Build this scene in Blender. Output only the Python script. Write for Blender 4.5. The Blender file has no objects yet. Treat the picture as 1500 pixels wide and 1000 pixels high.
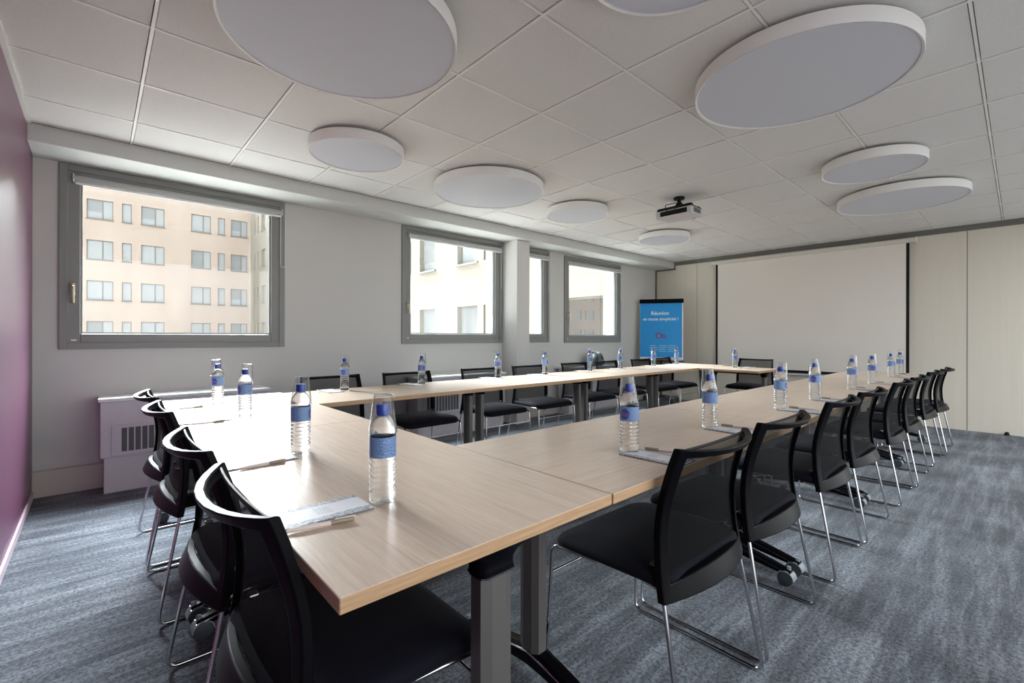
import bpy, bmesh, math, random
from mathutils import Vector, Matrix
random.seed(7)
sc = bpy.context.scene
COL = sc.collection
PI = math.pi

# ------------------------------------------------------------------ helpers
def lin(c):
    out = []
    for v in c:
        v /= 255.0
        out.append(v / 12.92 if v <= 0.04045 else ((v + 0.055) / 1.055) ** 2.4)
    return (out[0], out[1], out[2], 1.0)

def obj(name, bm, mat=None, parent=None, smooth=None):
    me = bpy.data.meshes.new(name)
    bmesh.ops.recalc_face_normals(bm, faces=bm.faces)
    bm.to_mesh(me); bm.free()
    if mat is not None:
        for m in (mat if isinstance(mat, (list, tuple)) else [mat]):
            me.materials.append(m)
    if smooth is not None:
        me.polygons.foreach_set('use_smooth', [True] * len(me.polygons))
        me.set_sharp_from_angle(angle=math.radians(smooth))
    o = bpy.data.objects.new(name, me)
    COL.objects.link(o)
    if parent is not None:
        o.parent = parent
    return o

def tag(o, label, cat, group=None):
    o['label'] = label; o['category'] = cat
    if group: o['group'] = group
    return o

def thing(name, label, cat, loc=(0, 0, 0), rz=0.0, group=None):
    o = bpy.data.objects.new(name, None)
    o.empty_display_size = 0.1
    COL.objects.link(o)
    o.location = loc; o.rotation_euler = (0, 0, rz)
    return tag(o, label, cat, group)

def struct(name, bm, mat, parent=None, smooth=None):
    o = obj(name, bm, mat, parent, smooth)
    if parent is None: o['kind'] = 'structure'
    return o

def kids(o):
    return [c for c in bpy.data.objects if c.parent == o]

def dup(root, loc, rz, label, group=None, extra_rot=None):
    r = root.copy(); COL.objects.link(r)
    r.location = loc
    r.rotation_euler = extra_rot if extra_rot else (0, 0, rz)
    r['label'] = label
    if group: r['group'] = group
    for ch in kids(root):
        c = ch.copy(); COL.objects.link(c); c.parent = r
        for g in kids(ch):
            d = g.copy(); COL.objects.link(d); d.parent = c
    return r

def box(bm, x0, x1, y0, y1, z0, z1, bev=0.0, seg=2, mi=0):
    M = Matrix.Translation(((x0 + x1) / 2, (y0 + y1) / 2, (z0 + z1) / 2)) @ Matrix.Diagonal((abs(x1 - x0), abs(y1 - y0), abs(z1 - z0), 1))
    r = bmesh.ops.create_cube(bm, size=1.0, matrix=M)
    vs = r['verts']
    fs = set(f for v in vs for f in v.link_faces)
    for f in fs: f.material_index = mi
    if bev > 0:
        es = list(set(e for v in vs for e in v.link_edges))
        bmesh.ops.bevel(bm, geom=es, offset=bev, segments=seg, affect='EDGES', profile=0.5, material=mi)
    return bm

def B(*a, **k):
    return box(bmesh.new(), *a, **k)

def fillet(pts, r, n=5):
    pts = [Vector(p) for p in pts]
    out = [pts[0]]
    for i in range(1, len(pts) - 1):
        a, b, c = pts[i - 1], pts[i], pts[i + 1]
        d1 = (a - b).normalized(); d2 = (c - b).normalized()
        ang = d1.angle(d2)
        if ang > PI - 0.02: out.append(b); continue
        t = min(r / math.tan(ang / 2), (a - b).length * .48, (c - b).length * .48)
        p0 = b + d1 * t; p1 = b + d2 * t
        for k in range(n + 1):
            s = k / n
            out.append(p0 * (1 - s) ** 2 + b * 2 * s * (1 - s) + p1 * s * s)
    out.append(pts[-1])
    return out

def tube(bm, pts, r, n=8, cap=True, closed=False):
    pts = [Vector(p) for p in pts]
    rings = []
    up = None
    N = len(pts)
    for i, p in enumerate(pts):
        if closed:
            d = (pts[(i + 1) % N] - pts[i - 1]).normalized()
        else:
            d = (pts[min(i + 1, N - 1)] - pts[max(i - 1, 0)]).normalized()
        if up is None:
            up = Vector((0, 0, 1)) if abs(d.z) < .9 else Vector((1, 0, 0))
        s = d.cross(up).normalized(); up = s.cross(d).normalized()
        rr = r[i] if isinstance(r, (list, tuple)) else r
        rings.append([bm.verts.new(p + (s * math.cos(2 * PI * k / n) + up * math.sin(2 * PI * k / n)) * rr) for k in range(n)])
    M = N if closed else N - 1
    for i in range(M):
        a, b = rings[i], rings[(i + 1) % N]
        for k in range(n):
            bm.faces.new((a[k], a[(k + 1) % n], b[(k + 1) % n], b[k]))
    if cap and not closed:
        bm.faces.new(rings[0][::-1]); bm.faces.new(rings[-1])
    return bm

def lathe(bm, prof, n=28, cx=0, cy=0, cap0=True, cap1=True, mi=0):
    rings = []
    for (r, z) in prof:
        rings.append([bm.verts.new((cx + r * math.cos(2 * PI * k / n), cy + r * math.sin(2 * PI * k / n), z)) for k in range(n)])
    for a, b in zip(rings[:-1], rings[1:]):
        for k in range(n):
            f = bm.faces.new((a[k], a[(k + 1) % n], b[(k + 1) % n], b[k])); f.material_index = mi
    if cap0: bm.faces.new(rings[0][::-1]).material_index = mi
    if cap1: bm.faces.new(rings[-1]).material_index = mi
    return bm

def loft(bm, secs, cap=True):
    rings = [[bm.verts.new(p) for p in s] for s in secs]
    n = len(rings[0])
    for a, b in zip(rings[:-1], rings[1:]):
        for k in range(n):
            bm.faces.new((a[k], a[(k + 1) % n], b[(k + 1) % n], b[k]))
    if cap:
        bm.faces.new(rings[0][::-1]); bm.faces.new(rings[-1])
    return bm

def rrect(hx, hy, r, z, n=4, cx=0, cy=0):
    r = min(r, hx * .999, hy * .999)
    out = []
    for (sx, sy, a0) in ((1, 1, 0), (-1, 1, PI / 2), (-1, -1, PI), (1, -1, 1.5 * PI)):
        for k in range(n + 1):
            a = a0 + PI / 2 * k / n
            out.append((cx + sx * (hx - r) + r * math.cos(a), cy + sy * (hy - r) + r * math.sin(a), z))
    return out

def slab_with_holes(bm, axis, u0, u1, z0, z1, d0, d1, holes):
    """vertical wall slab; axis 'x': u runs along X, thickness along Y (d0..d1); axis 'y': the other way."""
    us = sorted(set([u0, u1] + [h[0] for h in holes] + [h[1] for h in holes]))
    zs = sorted(set([z0, z1] + [h[2] for h in holes] + [h[3] for h in holes]))
    us = [u for u in us if u0 <= u <= u1]; zs = [z for z in zs if z0 <= z <= z1]
    solid = {}
    for i in range(len(us) - 1):
        for j in range(len(zs) - 1):
            cu, cz = (us[i] + us[i + 1]) / 2, (zs[j] + zs[j + 1]) / 2
            solid[i, j] = not any(h[0] < cu < h[1] and h[2] < cz < h[3] for h in holes)
    V = {}
    def v(i, j, k):
        if (i, j, k) not in V:
            d = d1 if k else d0
            V[i, j, k] = bm.verts.new((us[i], d, zs[j]) if axis == 'x' else (d, us[i], zs[j]))
        return V[i, j, k]
    for (i, j), s in solid.items():
        if not s: continue
        for k in (0, 1):
            bm.faces.new((v(i, j, k), v(i + 1, j, k), v(i + 1, j + 1, k), v(i, j + 1, k)))
        for (di, dj, a, b) in ((-1, 0, (i, j), (i, j + 1)), (1, 0, (i + 1, j), (i + 1, j + 1)), (0, -1, (i, j), (i + 1, j)), (0, 1, (i, j + 1), (i + 1, j + 1))):
            if not solid.get((i + di, j + dj), False):
                bm.faces.new((v(*a, 0), v(*b, 0), v(*b, 1), v(*a, 1)))
    return bm

# ------------------------------------------------------------------ materials
def mat(name, rgb=(200, 200, 200), rough=.5, metal=0.0, spec=.5, coat=0.0, coat_rough=.1):
    m = bpy.data.materials.new(name); m.use_nodes = True
    b = m.node_tree.nodes['Principled BSDF']
    b.inputs['Base Color'].default_value = lin(rgb)
    b.inputs['Roughness'].default_value = rough
    b.inputs['Metallic'].default_value = metal
    b.inputs['Specular IOR Level'].default_value = spec
    b.inputs['Coat Weight'].default_value = coat
    b.inputs['Coat Roughness'].default_value = coat_rough
    return m

def nodes(m):
    return m.node_tree.nodes, m.node_tree.links, m.node_tree.nodes['Principled BSDF']

def texco(m, kind='Object', scale=(1, 1, 1)):
    N, L, b = nodes(m)
    t = N.new('ShaderNodeTexCoord'); mp = N.new('ShaderNodeMapping')
    mp.inputs['Scale'].default_value = scale
    L.new(t.outputs[kind], mp.inputs['Vector'])
    return mp.outputs['Vector']

def noise(m, vec, scale, detail=4, rough=.55):
    N, L, b = nodes(m)
    n = N.new('ShaderNodeTexNoise')
    n.inputs['Scale'].default_value = scale; n.inputs['Detail'].default_value = detail; n.inputs['Roughness'].default_value = rough
    L.new(vec, n.inputs['Vector'])
    return n.outputs['Fac']

def ramp(m, fac, stops):
    N, L, b = nodes(m)
    r = N.new('ShaderNodeValToRGB')
    e = r.color_ramp.elements
    while len(e) < len(stops): e.new(.5)
    for k, (p, c) in enumerate(stops):
        e[k].position = p; e[k].color = lin(c)
    L.new(fac, r.inputs['Fac'])
    return r.outputs['Color']

def mixc(m, a, bcol, fac, blend='MIX'):
    N, L, b = nodes(m)
    x = N.new('ShaderNodeMix'); x.data_type = 'RGBA'; x.blend_type = blend
    for s, v in ((x.inputs['A'], a), (x.inputs['B'], bcol)):
        if isinstance(v, tuple): s.default_value = v
        else: L.new(v, s)
    if isinstance(fac, float): x.inputs['Factor'].default_value = fac
    else: L.new(fac, x.inputs['Factor'])
    return x.outputs['Result']

def bump(m, h, strength=.2, dist=.01):
    N, L, b = nodes(m)
    n = N.new('ShaderNodeBump'); n.inputs['Strength'].default_value = strength; n.inputs['Distance'].default_value = dist
    L.new(h, n.inputs['Height']); L.new(n.outputs['Normal'], b.inputs['Normal'])

def mathn(m, op, a, b=None, c=None):
    N, L, _ = nodes(m)
    n = N.new('ShaderNodeMath'); n.operation = op
    for i, v in enumerate((a, b, c)):
        if v is None: continue
        if isinstance(v, (int, float)): n.inputs[i].default_value = v
        else: L.new(v, n.inputs[i])
    return n.outputs[0]

def sepxyz(m, vec):
    N, L, _ = nodes(m)
    n = N.new('ShaderNodeSeparateXYZ'); L.new(vec, n.inputs[0]); return n.outputs

# carpet
M_carpet = mat('carpet_blue_grey', (90, 100, 115), .95, spec=.15)
N_, L_, b_ = nodes(M_carpet)
v1 = texco(M_carpet, scale=(.45, 4.2, 1)); v2 = texco(M_carpet); v3 = texco(M_carpet, scale=(1.4, .9, 1))
streak = noise(M_carpet, v1, 2.6, 7, .72)
patch = noise(M_carpet, v3, 2.1, 3)
fine = noise(M_carpet, v2, 75, 4, .85)
c1 = ramp(M_carpet, streak, [(.34, (62, 68, 78)), (.48, (101, 108, 118)), (.62, (166, 174, 184))])
c2 = ramp(M_carpet, patch, [(.36, (68, 72, 80)), (.52, (96, 100, 108)), (.66, (128, 132, 139))])
cm = mixc(M_carpet, c1, c2, .52)
br = N_.new('ShaderNodeTexBrick')
br.inputs['Scale'].default_value = 1.0; br.inputs['Brick Width'].default_value = .5; br.inputs['Row Height'].default_value = .5; br.offset = 0
br.inputs['Mortar Size'].default_value = .0
br.inputs['Color1'].default_value = (.78, .80, .82, 1); br.inputs['Color2'].default_value = (1.15, 1.15, 1.14, 1)
L_.new(v2, br.inputs['Vector'])
cm = mixc(M_carpet, cm, br.outputs['Color'], .8, 'MULTIPLY')
ff = ramp(M_carpet, fine, [(.4, (58, 60, 64)), (.58, (255, 255, 255))])
cm = mixc(M_carpet, cm, ff, .75, 'MULTIPLY')
L_.new(cm, b_.inputs['Base Color']); bump(M_carpet, fine, .6, .004)
b_.inputs['Sheen Weight'].default_value = .1

M_ceil = mat('ceiling_tile', (206, 202, 197), .95, spec=.1)
fv = noise(M_ceil, texco(M_ceil), 180, 2)
N_, L_, b_ = nodes(M_ceil)
L_.new(ramp(M_ceil, fv, [(.3, (214, 214, 213)), (.7, (224, 224, 222))]), b_.inputs['Base Color'])
M_grid = mat('ceiling_grid_white', (230, 230, 227), .4)
M_wall = mat('wall_paint_grey_white', (204, 204, 201), .7, spec=.3)
M_bulk = mat('bulkhead_white', (204, 207, 205), .6, spec=.3)
M_purple = mat('wall_burgundy_gloss', (122, 54, 92), .42, spec=.9, coat=.5, coat_rough=.4)
N_, L_, b_ = nodes(M_purple)
pn = noise(M_purple, texco(M_purple, scale=(1, 1, .5)), 1.2, 3)
L_.new(ramp(M_purple, pn, [(.3, (100, 50, 82)), (.7, (114, 60, 95))]), b_.inputs['Base Color'])
M_panel = mat('cream_laminate_panel', (216, 209, 196), .5, spec=.35)
N_, L_, b_ = nodes(M_panel)
pn = noise(M_panel, texco(M_panel, scale=(1, 14, .5)), 1.5, 4)
L_.new(ramp(M_panel, pn, [(.3, (220, 214, 200)), (.7, (224, 218, 205))]), b_.inputs['Base Color'])
M_trimgrey = mat('grey_trim', (112, 112, 106), .5)
M_base = mat('trunking_beige', (196, 188, 180), .5)
M_groove = mat('groove_dark', (70, 66, 60), .8)
M_frame = mat('window_frame_grey', (136, 138, 136), .42, spec=.4)
M_white = mat('white_plastic', (226, 226, 226), .4)
M_blind = mat('blind_fabric_grey', (176, 178, 176), .7)
M_handle = mat('handle_beige_metal', (190, 182, 160), .35, metal=.4)
M_conv = mat('convector_white', (205, 203, 208), .45, spec=.4)
M_convcap = mat('convector_cap', (226, 230, 230), .25, spec=.5)
M_grille = mat('grille_dark_grey', (92, 92, 96), .6)

# oak table
M_oak = mat('oak_laminate', (200, 172, 142), .31, spec=.5)
N_, L_, b_ = nodes(M_oak)
vo = texco(M_oak, scale=(1.3, 26, 26))
g1 = noise(M_oak, vo, 3.0, 6, .65)
g2 = noise(M_oak, texco(M_oak, scale=(2.2, 90, 90)), 3.0, 3, .6)
co = ramp(M_oak, g1, [(.28, (204, 183, 163)), (.5, (216, 196, 177)), (.72, (223, 205, 188))])
co2 = ramp(M_oak, g2, [(.3, (226, 221, 216)), (.62, (255, 255, 255))])
L_.new(mixc(M_oak, co, co2, .55, 'MULTIPLY'), b_.inputs['Base Color'])
bump(M_oak, g2, .06, .001)
M_oakedge = mat('oak_edge_band', (178, 140, 98), .45)
N_, L_, b_ = nodes(M_oakedge)
g1 = noise(M_oakedge, texco(M_oakedge, scale=(2, 2, 50)), 4.0, 5, .6)
L_.new(ramp(M_oakedge, g1, [(.3, (168, 134, 98)), (.7, (196, 162, 126))]), b_.inputs['Base Color'])

M_black = mat('black_plastic', (8, 8, 12), .36, spec=.09)
M_blackmatte = mat('black_matte', (18, 18, 20), .6, spec=.3)
M_seat = mat('black_seat_fabric', (13, 14, 24), .85, spec=.15)
N_, L_, b_ = nodes(M_seat)
fv = noise(M_seat, texco(M_seat), 420, 2)
bump(M_seat, fv, .35, .002); b_.inputs['Sheen Weight'].default_value = .04; b_.inputs['Sheen Roughness'].default_value = .4
M_chrome = mat('chrome', (205, 205, 208), .13, metal=1.0)
M_alu = mat('grey_aluminium', (108, 106, 103), .42, metal=.5)
M_steel = mat('dark_steel', (70, 72, 78), .4, metal=.5)
M_caster = mat('caster_grey_blue', (128, 138, 142), .35)
M_tyre = mat('tyre_dark', (52, 58, 62), .55)

def fabric_mesh(name, rgb, opac):
    m = mat(name, rgb, .7, spec=.1)
    N, L, b = nodes(m)
    tr = N.new('ShaderNodeBsdfTransparent'); mx = N.new('ShaderNodeMixShader')
    mx.inputs[0].default_value = opac
    out = N['Material Output']
    L.new(tr.outputs[0], mx.inputs[1]); L.new(b.outputs[0], mx.inputs[2]); L.new(mx.outputs[0], out.inputs[0])
    return m
M_mesh = fabric_mesh('black_mesh_fabric', (10, 11, 12), .72)

def clear(name, tint, refl=1.0, ior=1.45, rough=0.02, glass=0.0, gior=1.33, base=.04):
    m = bpy.data.materials.new(name); m.use_nodes = True
    N, L = m.node_tree.nodes, m.node_tree.links
    N.remove(N['Principled BSDF'])
    tr = N.new('ShaderNodeBsdfTransparent'); tr.inputs[0].default_value = tint
    gl = N.new('ShaderNodeBsdfGlossy'); gl.inputs['Roughness'].default_value = rough
    fr = N.new('ShaderNodeLayerWeight'); fr.inputs['Blend'].default_value = .5
    pw = N.new('ShaderNodeMath'); pw.operation = 'POWER'; pw.inputs[1].default_value = ior
    L.new(fr.outputs['Facing'], pw.inputs[0])
    mu = N.new('ShaderNodeMath'); mu.operation = 'MULTIPLY_ADD'; mu.inputs[1].default_value = refl; mu.inputs[2].default_value = base
    L.new(pw.outputs[0], mu.inputs[0])
    mx = N.new('ShaderNodeMixShader')
    L.new(mu.outputs[0], mx.inputs[0]); L.new(tr.outputs[0], mx.inputs[1]); L.new(gl.outputs[0], mx.inputs[2])
    last = mx
    if glass > 0:
        g = N.new('ShaderNodeBsdfGlass'); g.inputs['IOR'].default_value = gior; g.inputs['Roughness'].default_value = 0.0
        m2 = N.new('ShaderNodeMixShader'); m2.inputs[0].default_value = glass
        L.new(mx.outputs[0], m2.inputs[1]); L.new(g.outputs[0], m2.inputs[2]); last = m2
    L.new(last.outputs[0], N['Material Output'].inputs[0])
    return m
M_pane = clear('window_glass', (.86, .87, .87, 1), .5, 4)
M_bottle = clear('clear_bottle_water', (.97, .985, 1, 1), .6, 2.2, .03, glass=.8)
M_cup = clear('clear_plastic_cup', (.965, .97, .975, 1), 1.2, 3.2, .08, base=.03)
M_capblue = mat('blue_cap', (24, 66, 168), .35)

# bottle label: blue wrap, emblem roundel, paler printed zone
M_label = mat('bottle_label_blue', (60, 100, 170), .4)
N_, L_, b_ = nodes(M_label)
tc = texco(M_label)
xyz = sepxyz(M_label, tc)
ang = mathn(M_label, 'ARCTAN2', xyz[1], xyz[0])
du = mathn(M_label, 'MULTIPLY', mathn(M_label, 'SUBTRACT', ang, 0.0), .0315)
dz = mathn(M_label, 'SUBTRACT', xyz[2], .132)
rr = mathn(M_label, 'SQRT', mathn(M_label, 'ADD', mathn(M_label, 'MULTIPLY', du, du), mathn(M_label, 'MULTIPLY', dz, dz)))
inner = mathn(M_label, 'LESS_THAN', rr, .0175)
side = mathn(M_label, 'GREATER_THAN', mathn(M_label, 'ABSOLUTE', ang), 1.55)
stripes = N_.new('ShaderNodeTexWave'); stripes.wave_type = 'BANDS'; stripes.bands_direction = 'Z'
stripes.inputs['Scale'].default_value = 95; stripes.inputs['Distortion'].default_value = 6; stripes.inputs['Detail Scale'].default_value = 3
L_.new(tc, stripes.inputs['Vector'])
prn = ramp(M_label, stripes.outputs['Fac'], [(.42, (46, 86, 150)), (.75, (150, 178, 214))])
basec = mixc(M_label, (lin((112, 142, 186))), prn, side)
band = mathn(M_label, 'LESS_THAN', mathn(M_label, 'ABSOLUTE', mathn(M_label, 'ADD', dz, .002)), .006)
emb = mixc(M_label, lin((30, 76, 164)), lin((120, 84, 150)), band)
L_.new(mixc(M_label, basec, emb, inner), b_.inputs['Base Color'])

M_lamp = mat('lamp_housing_white', (240, 239, 236), .5)
M_diff = mat('lamp_diffuser_pale', (206, 210, 219), .5, spec=.35)
M_proj = mat('projector_white', (200, 198, 200), .45)
M_screen = mat('screen_fabric_white', (240, 235, 227), .85, spec=.1)
M_screencase = mat('screen_case_white', (222, 218, 208), .4)
M_paper = mat('white_paper', (225, 226, 230), .6)
M_blue = mat('poster_blue', (24, 150, 222), .4)
M_posterwhite = mat('poster_white', (222, 234, 244), .5)
M_posterred = mat('poster_red', (150, 84, 130), .5)
M_pen = mat('pen_white', (228, 214, 208), .3)
M_penclip = mat('pen_clip_taupe', (150, 138, 118), .35)
M_bag = mat('bag_grey_green', (92, 104, 104), .7)
M_bagdark = mat('bag_dark_strap', (40, 46, 52), .7)
# notepad with speckled printed border
M_pad = mat('notepad_print', (220, 222, 228), .5)
N_, L_, b_ = nodes(M_pad)
tv = texco(M_pad); xyz = sepxyz(M_pad, tv)
border = mathn(M_pad, 'GREATER_THAN', mathn(M_pad, 'ABSOLUTE', xyz[1]), .034)
sp = noise(M_pad, tv, 160, 3, .7)
spc = ramp(M_pad, sp, [(.42, (128, 134, 146)), (.6, (205, 208, 214))])
tline = N_.new('ShaderNodeTexWave'); tline.bands_direction = 'X'; tline.inputs['Scale'].default_value = 60; tline.inputs['Distortion'].default_value = 4
L_.new(tv, tline.inputs['Vector'])
mid = mathn(M_pad, 'LESS_THAN', mathn(M_pad, 'ABSOLUTE', mathn(M_pad, 'SUBTRACT', xyz[0], .01)), .016)
mid = mathn(M_pad, 'MULTIPLY', mid, mathn(M_pad, 'LESS_THAN', mathn(M_pad, 'ABSOLUTE', xyz[1]), .022))
tcol = ramp(M_pad, tline.outputs['Fac'], [(.3, (176, 180, 190)), (.6, (226, 227, 231))])
L_.new(mixc(M_pad, mixc(M_pad, lin((226, 227, 231)), tcol, mid), spc, border), b_.inputs['Base Color'])

M_far = mat('facade_beige', (212, 193, 174), .9, spec=.1)
N_, L_, b_ = nodes(M_far)
fn = noise(M_far, texco(M_far, scale=(.5, .5, .12)), 1.2, 4)
L_.new(ramp(M_far, fn, [(.3, (172, 158, 147)), (.7, (181, 168, 158))]), b_.inputs['Base Color'])
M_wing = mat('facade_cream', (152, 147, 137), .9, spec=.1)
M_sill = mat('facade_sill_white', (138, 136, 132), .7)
M_extpane = mat('facade_window_glass', (160, 164, 166), .12, spec=.3)
M_extframe = mat('facade_window_frame', (122, 118, 114), .6)
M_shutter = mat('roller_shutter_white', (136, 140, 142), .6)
M_mirror = mat('facade_reflecting_glass', (150, 150, 150), .02, metal=.85)

# ------------------------------------------------------------------ room shell
LX, WY, H, FY = 8.05, 3.22, 2.45, -2.4
bm = B(-.1, LX + .1, FY - .1, WY + .3, -.1, 0); struct('floor', bm, M_carpet)
# ceiling tiles and grid
gx = [.507 + .6 * i for i in range(0, 13)]
gy = [.6 * j for j in range(-3, 5)]
bm = B(0, LX, FY, WY, H + .022, H + .15, mi=1)  # dark-coloured backing, paints the shadow gaps between tiles and bars
ex = [0] + gx + [LX]; ey = [FY] + gy + [2.845]
for a, b in zip(ex[:-1], ex[1:]):
    for c, d in zip(ey[:-1], ey[1:]):
        box(bm, a + .0095, b - .0095, c + .0085, d - .0085, H + .004, H + .023, bev=.002, seg=1)
struct('ceiling', bm, [M_ceil, M_groove])
bm = bmesh.new()
for x in gx: box(bm, x - .0065, x + .0065, FY, 2.84, H, H + .022)
for y in gy: box(bm, 0, LX, y - .0055, y + .0055, H + .0005, H + .022)
struct('trim_1', bm, M_grid)
# perimeter angle at the burgundy wall
struct('trim_2', B(0, .022, FY, 2.845, H - .008, H + .006), M_grid)
# boxed bulkhead over the windows
struct('trim_3', B(0, LX, 2.845, WY, 2.34, H + .006, bev=.004), M_bulk)
struct('wall_left', B(-.12, 0, FY, WY + .3, 0, H + .15), M_purple)
struct('baseboard_left', B(0, .012, FY, WY - .05, 0, .05, bev=.003), mat('baseboard_mauve', (196, 176, 188), .45))
# screen wall of laminate panels
bm = B(LX + .012, LX + .14, FY, WY + .3, 0, H + .15, mi=1)
ys = [FY, -2.02, -.908, .204, 1.316, 2.428, WY]
for a, b in zip(ys[:-1], ys[1:]): box(bm, LX, LX + .012, a + .003, b - .003, 0, H, mi=0)
struct('wall_right', bm, [M_panel, M_groove])
bm = B(LX - .012, LX, FY, 2.845, 2.388, H)
box(bm, LX - .012, LX, 2.825, WY, 2.315, 2.34); box(bm, LX - .012, LX, 2.825, 2.845, 2.34, 2.39)
struct('trim_4', bm, M_trimgrey)
struct('trim_5', B(LX - .02, LX, WY - .028, WY, 0, 2.315), M_trimgrey)
# window wall
WIN = [(.13, 1.613, 1.015, 2.335), (2.81, 4.262, 1.03, 2.335), (4.52, 5.16, 1.03, 2.335), (5.485, 6.92, 1.02, 2.32)]
bm = slab_with_holes(bmesh.new(), 'x', -.12, LX + .14, 0, H + .15, WY, WY + .3, WIN)
struct('wall_back', bm, M_wall)
struct('wall_column', B(4.27, 4.49, 2.93, WY, 0, 2.34, bev=.004), M_wall)
bm = B(0, 4.27, WY - .055, WY, 0, .178, bev=.006)
box(bm, 4.49, LX, WY - .055, WY, 0, .178, bev=.006)
struct('baseboard_back', bm, M_base)
# wall behind the camera with wide unglazed openings added to let in fill light
bm = slab_with_holes(bmesh.new(), 'x', -.12, LX + .14, 0, H + .15, FY - .15, FY, [(.08, 2.66, .02, 2.42), (2.76, 5.30, .02, 2.42), (5.40, 7.97, .02, 2.42)])
struct('wall_front', bm, M_wall)

# windows
def window(i, w, handle=True):
    x0, x1, z0, z1 = w
    bm = bmesh.new(); y0, y1 = WY - .018, WY + .07
    f = .045
    for a in ((x0, x0 + f, z0, z1), (x1 - f, x1, z0, z1), (x0 + f, x1 - f, z0, z0 + f), (x0 + f, x1 - f, z1 - f, z1)):
        box(bm, a[0], a[1], y0, y1, a[2], a[3], bev=.003)
    root = struct('window_%d' % i, bm, M_frame)
    bm = bmesh.new(); s0, s1, t0, t1 = x0 + f - .003, x1 - f + .003, z0 + f - .003, z1 - f + .003; k = .068
    ya, yb = WY - .006, WY + .062
    for a in ((s0, s0 + k, t0, t1), (s1 - k, s1, t0, t1), (s0 + k, s1 - k, t0, t0 + k), (s0 + k, s1 - k, t1 - k, t1)):
        box(bm, a[0], a[1], ya, yb, a[2], a[3], bev=.004)
    # glazing bead
    for a in ((s0 + k, s0 + k + .012, t0 + k, t1 - k), (s1 - k - .012, s1 - k, t0 + k, t1 - k), (s0 + k + .012, s1 - k - .012, t0 + k, t0 + k + .012), (s0 + k + .012, s1 - k - .012, t1 - k - .012, t1 - k)):
        box(bm, a[0], a[1], WY + .022, WY + .05, a[2], a[3])
    obj('sash', bm, M_frame, root)
    obj('pane', B(s0 + k, s1 - k, WY + .032, WY + .038, t0 + k, t1 - k), M_pane, root)
    if handle:
        bm = bmesh.new(); hx = s0 + .03; hz = z0 + .43
        box(bm, hx - .014, hx + .014, WY - .018, WY - .006, hz - .045, hz + .045, bev=.005)
        tube(bm, fillet([(hx, WY - .015, hz + .02), (hx, WY - .05, hz + .02), (hx + .002, WY - .05, hz - .1)], .012), .009, 8)
        obj('handle', bm, M_handle, root, 40)
    bm = bmesh.new()
    box(bm, s0 + .02, s0 + .05, WY - .012, WY - .004, z0 + .058, z0 + .07, bev=.002)
    obj('hinge_cover', bm, M_white, root)
    return root

def blind(w, label):
    x0, x1, z0, z1 = w
    a, b = x0 + .075, x1 - .03
    t = thing('roller_blind', label, 'blind', (0, 0, 0), 0, 'roller blinds rolled up at the window heads')
    t.location = ((a + b) / 2, WY - .03, z1 - .1)
    h = (b - a) / 2
    bm = bmesh.new()
    n = 14
    for k in range(1):
        ring = [(-h, .022 * math.cos(2 * PI * q / n), .022 * math.sin(2 * PI * q / n)) for q in range(n)]
        ring2 = [(h, p[1], p[2]) for p in ring]
        loft(bm, [ring, ring2])
    obj('blind_roll', bm, M_blind, t, 40)
    bm = B(-h + .01, h - .01, -.009, .004, -.042, -.026, bev=.003); obj('bottom_bar', bm, M_white, t)
    for s in (-1, 1): obj('end_bracket', B(s * h - .004, s * h + .004, -.02, .028, -.026, .03, bev=.003), M_white, t)
    bm = bmesh.new()
    pts = []
    L = .46
    for q in range(9): pts.append((h - .012, -.012, -.02 - (L - .02) * q / 8))
    for q in range(1, 8):
        an = PI + PI * q / 8; pts.append((h + .006 + .018 * math.cos(an), -.014, -L - .02 + .018 * math.sin(an)))
    for q in range(9): pts.append((h + .024, -.016, -L + (L - .02) * q / 8))
    tube(bm, pts, .0022, 6)
    obj('chain', bm, M_white, t, 60)
    return t
for i, w in enumerate(WIN):
    window(i + 1, w, handle=(i != 2))
blind(WIN[0], 'grey roller blind rolled up over the large leftmost window')
blind(WIN[1], 'grey roller blind rolled up over the window left of the column')
blind(WIN[2], 'grey roller blind over the narrow window right beside the column')
blind(WIN[3], 'grey roller blind over the last window, nearest the blue flipchart')

# wall convectors
def convector(x0, x1, label, depth=.20):
    w = x1 - x0
    t = thing('convector_heater', label, 'heater', ((x0 + x1) / 2, WY - .06 - depth / 2 + .0, 0), 0, 'white convectors under the windows')
    hw, hd = w / 2, depth / 2
    obj('housing', B(-hw, hw, -hd, hd + .002, .25, .645, bev=.006), M_conv, t)
    obj('plinth', B(-hw + .02, hw - .02, -hd + .012, hd, 0, .252, bev=.003), M_conv, t)
    bm = B(-hw - .012, hw + .012, -hd - .014, hd + .058, .645, .672, bev=.008)
    box(bm, -hw + .25, hw - .25, -hd + .03, hd - .01, .668, .676, bev=.003)
    obj('top_cap', bm, M_convcap, t)
    bm = bmesh.new()
    a, b = -hw + .06, -hw + .56
    box(bm, a, b, -hd - .006, -hd + .002, .262, .478, bev=.003)
    g = obj('grille_frame', bm, M_conv, t)
    bm = bmesh.new(); n = 11
    for k in range(n):
        xx = a + .055 + k * (b - a - .08) / n
        box(bm, xx, xx + .03, -hd - .0075, -hd - .004, .288, .455)
    obj('grille_slots', bm, M_grille, g)
    return t
convector(.347, 1.42, 'white convector with grille under the large left window')
convector(2.86, 4.1, 'white convector below the window left of the column')
convector(5.3, 6.55, 'white convector along the wall right of the column')

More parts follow.
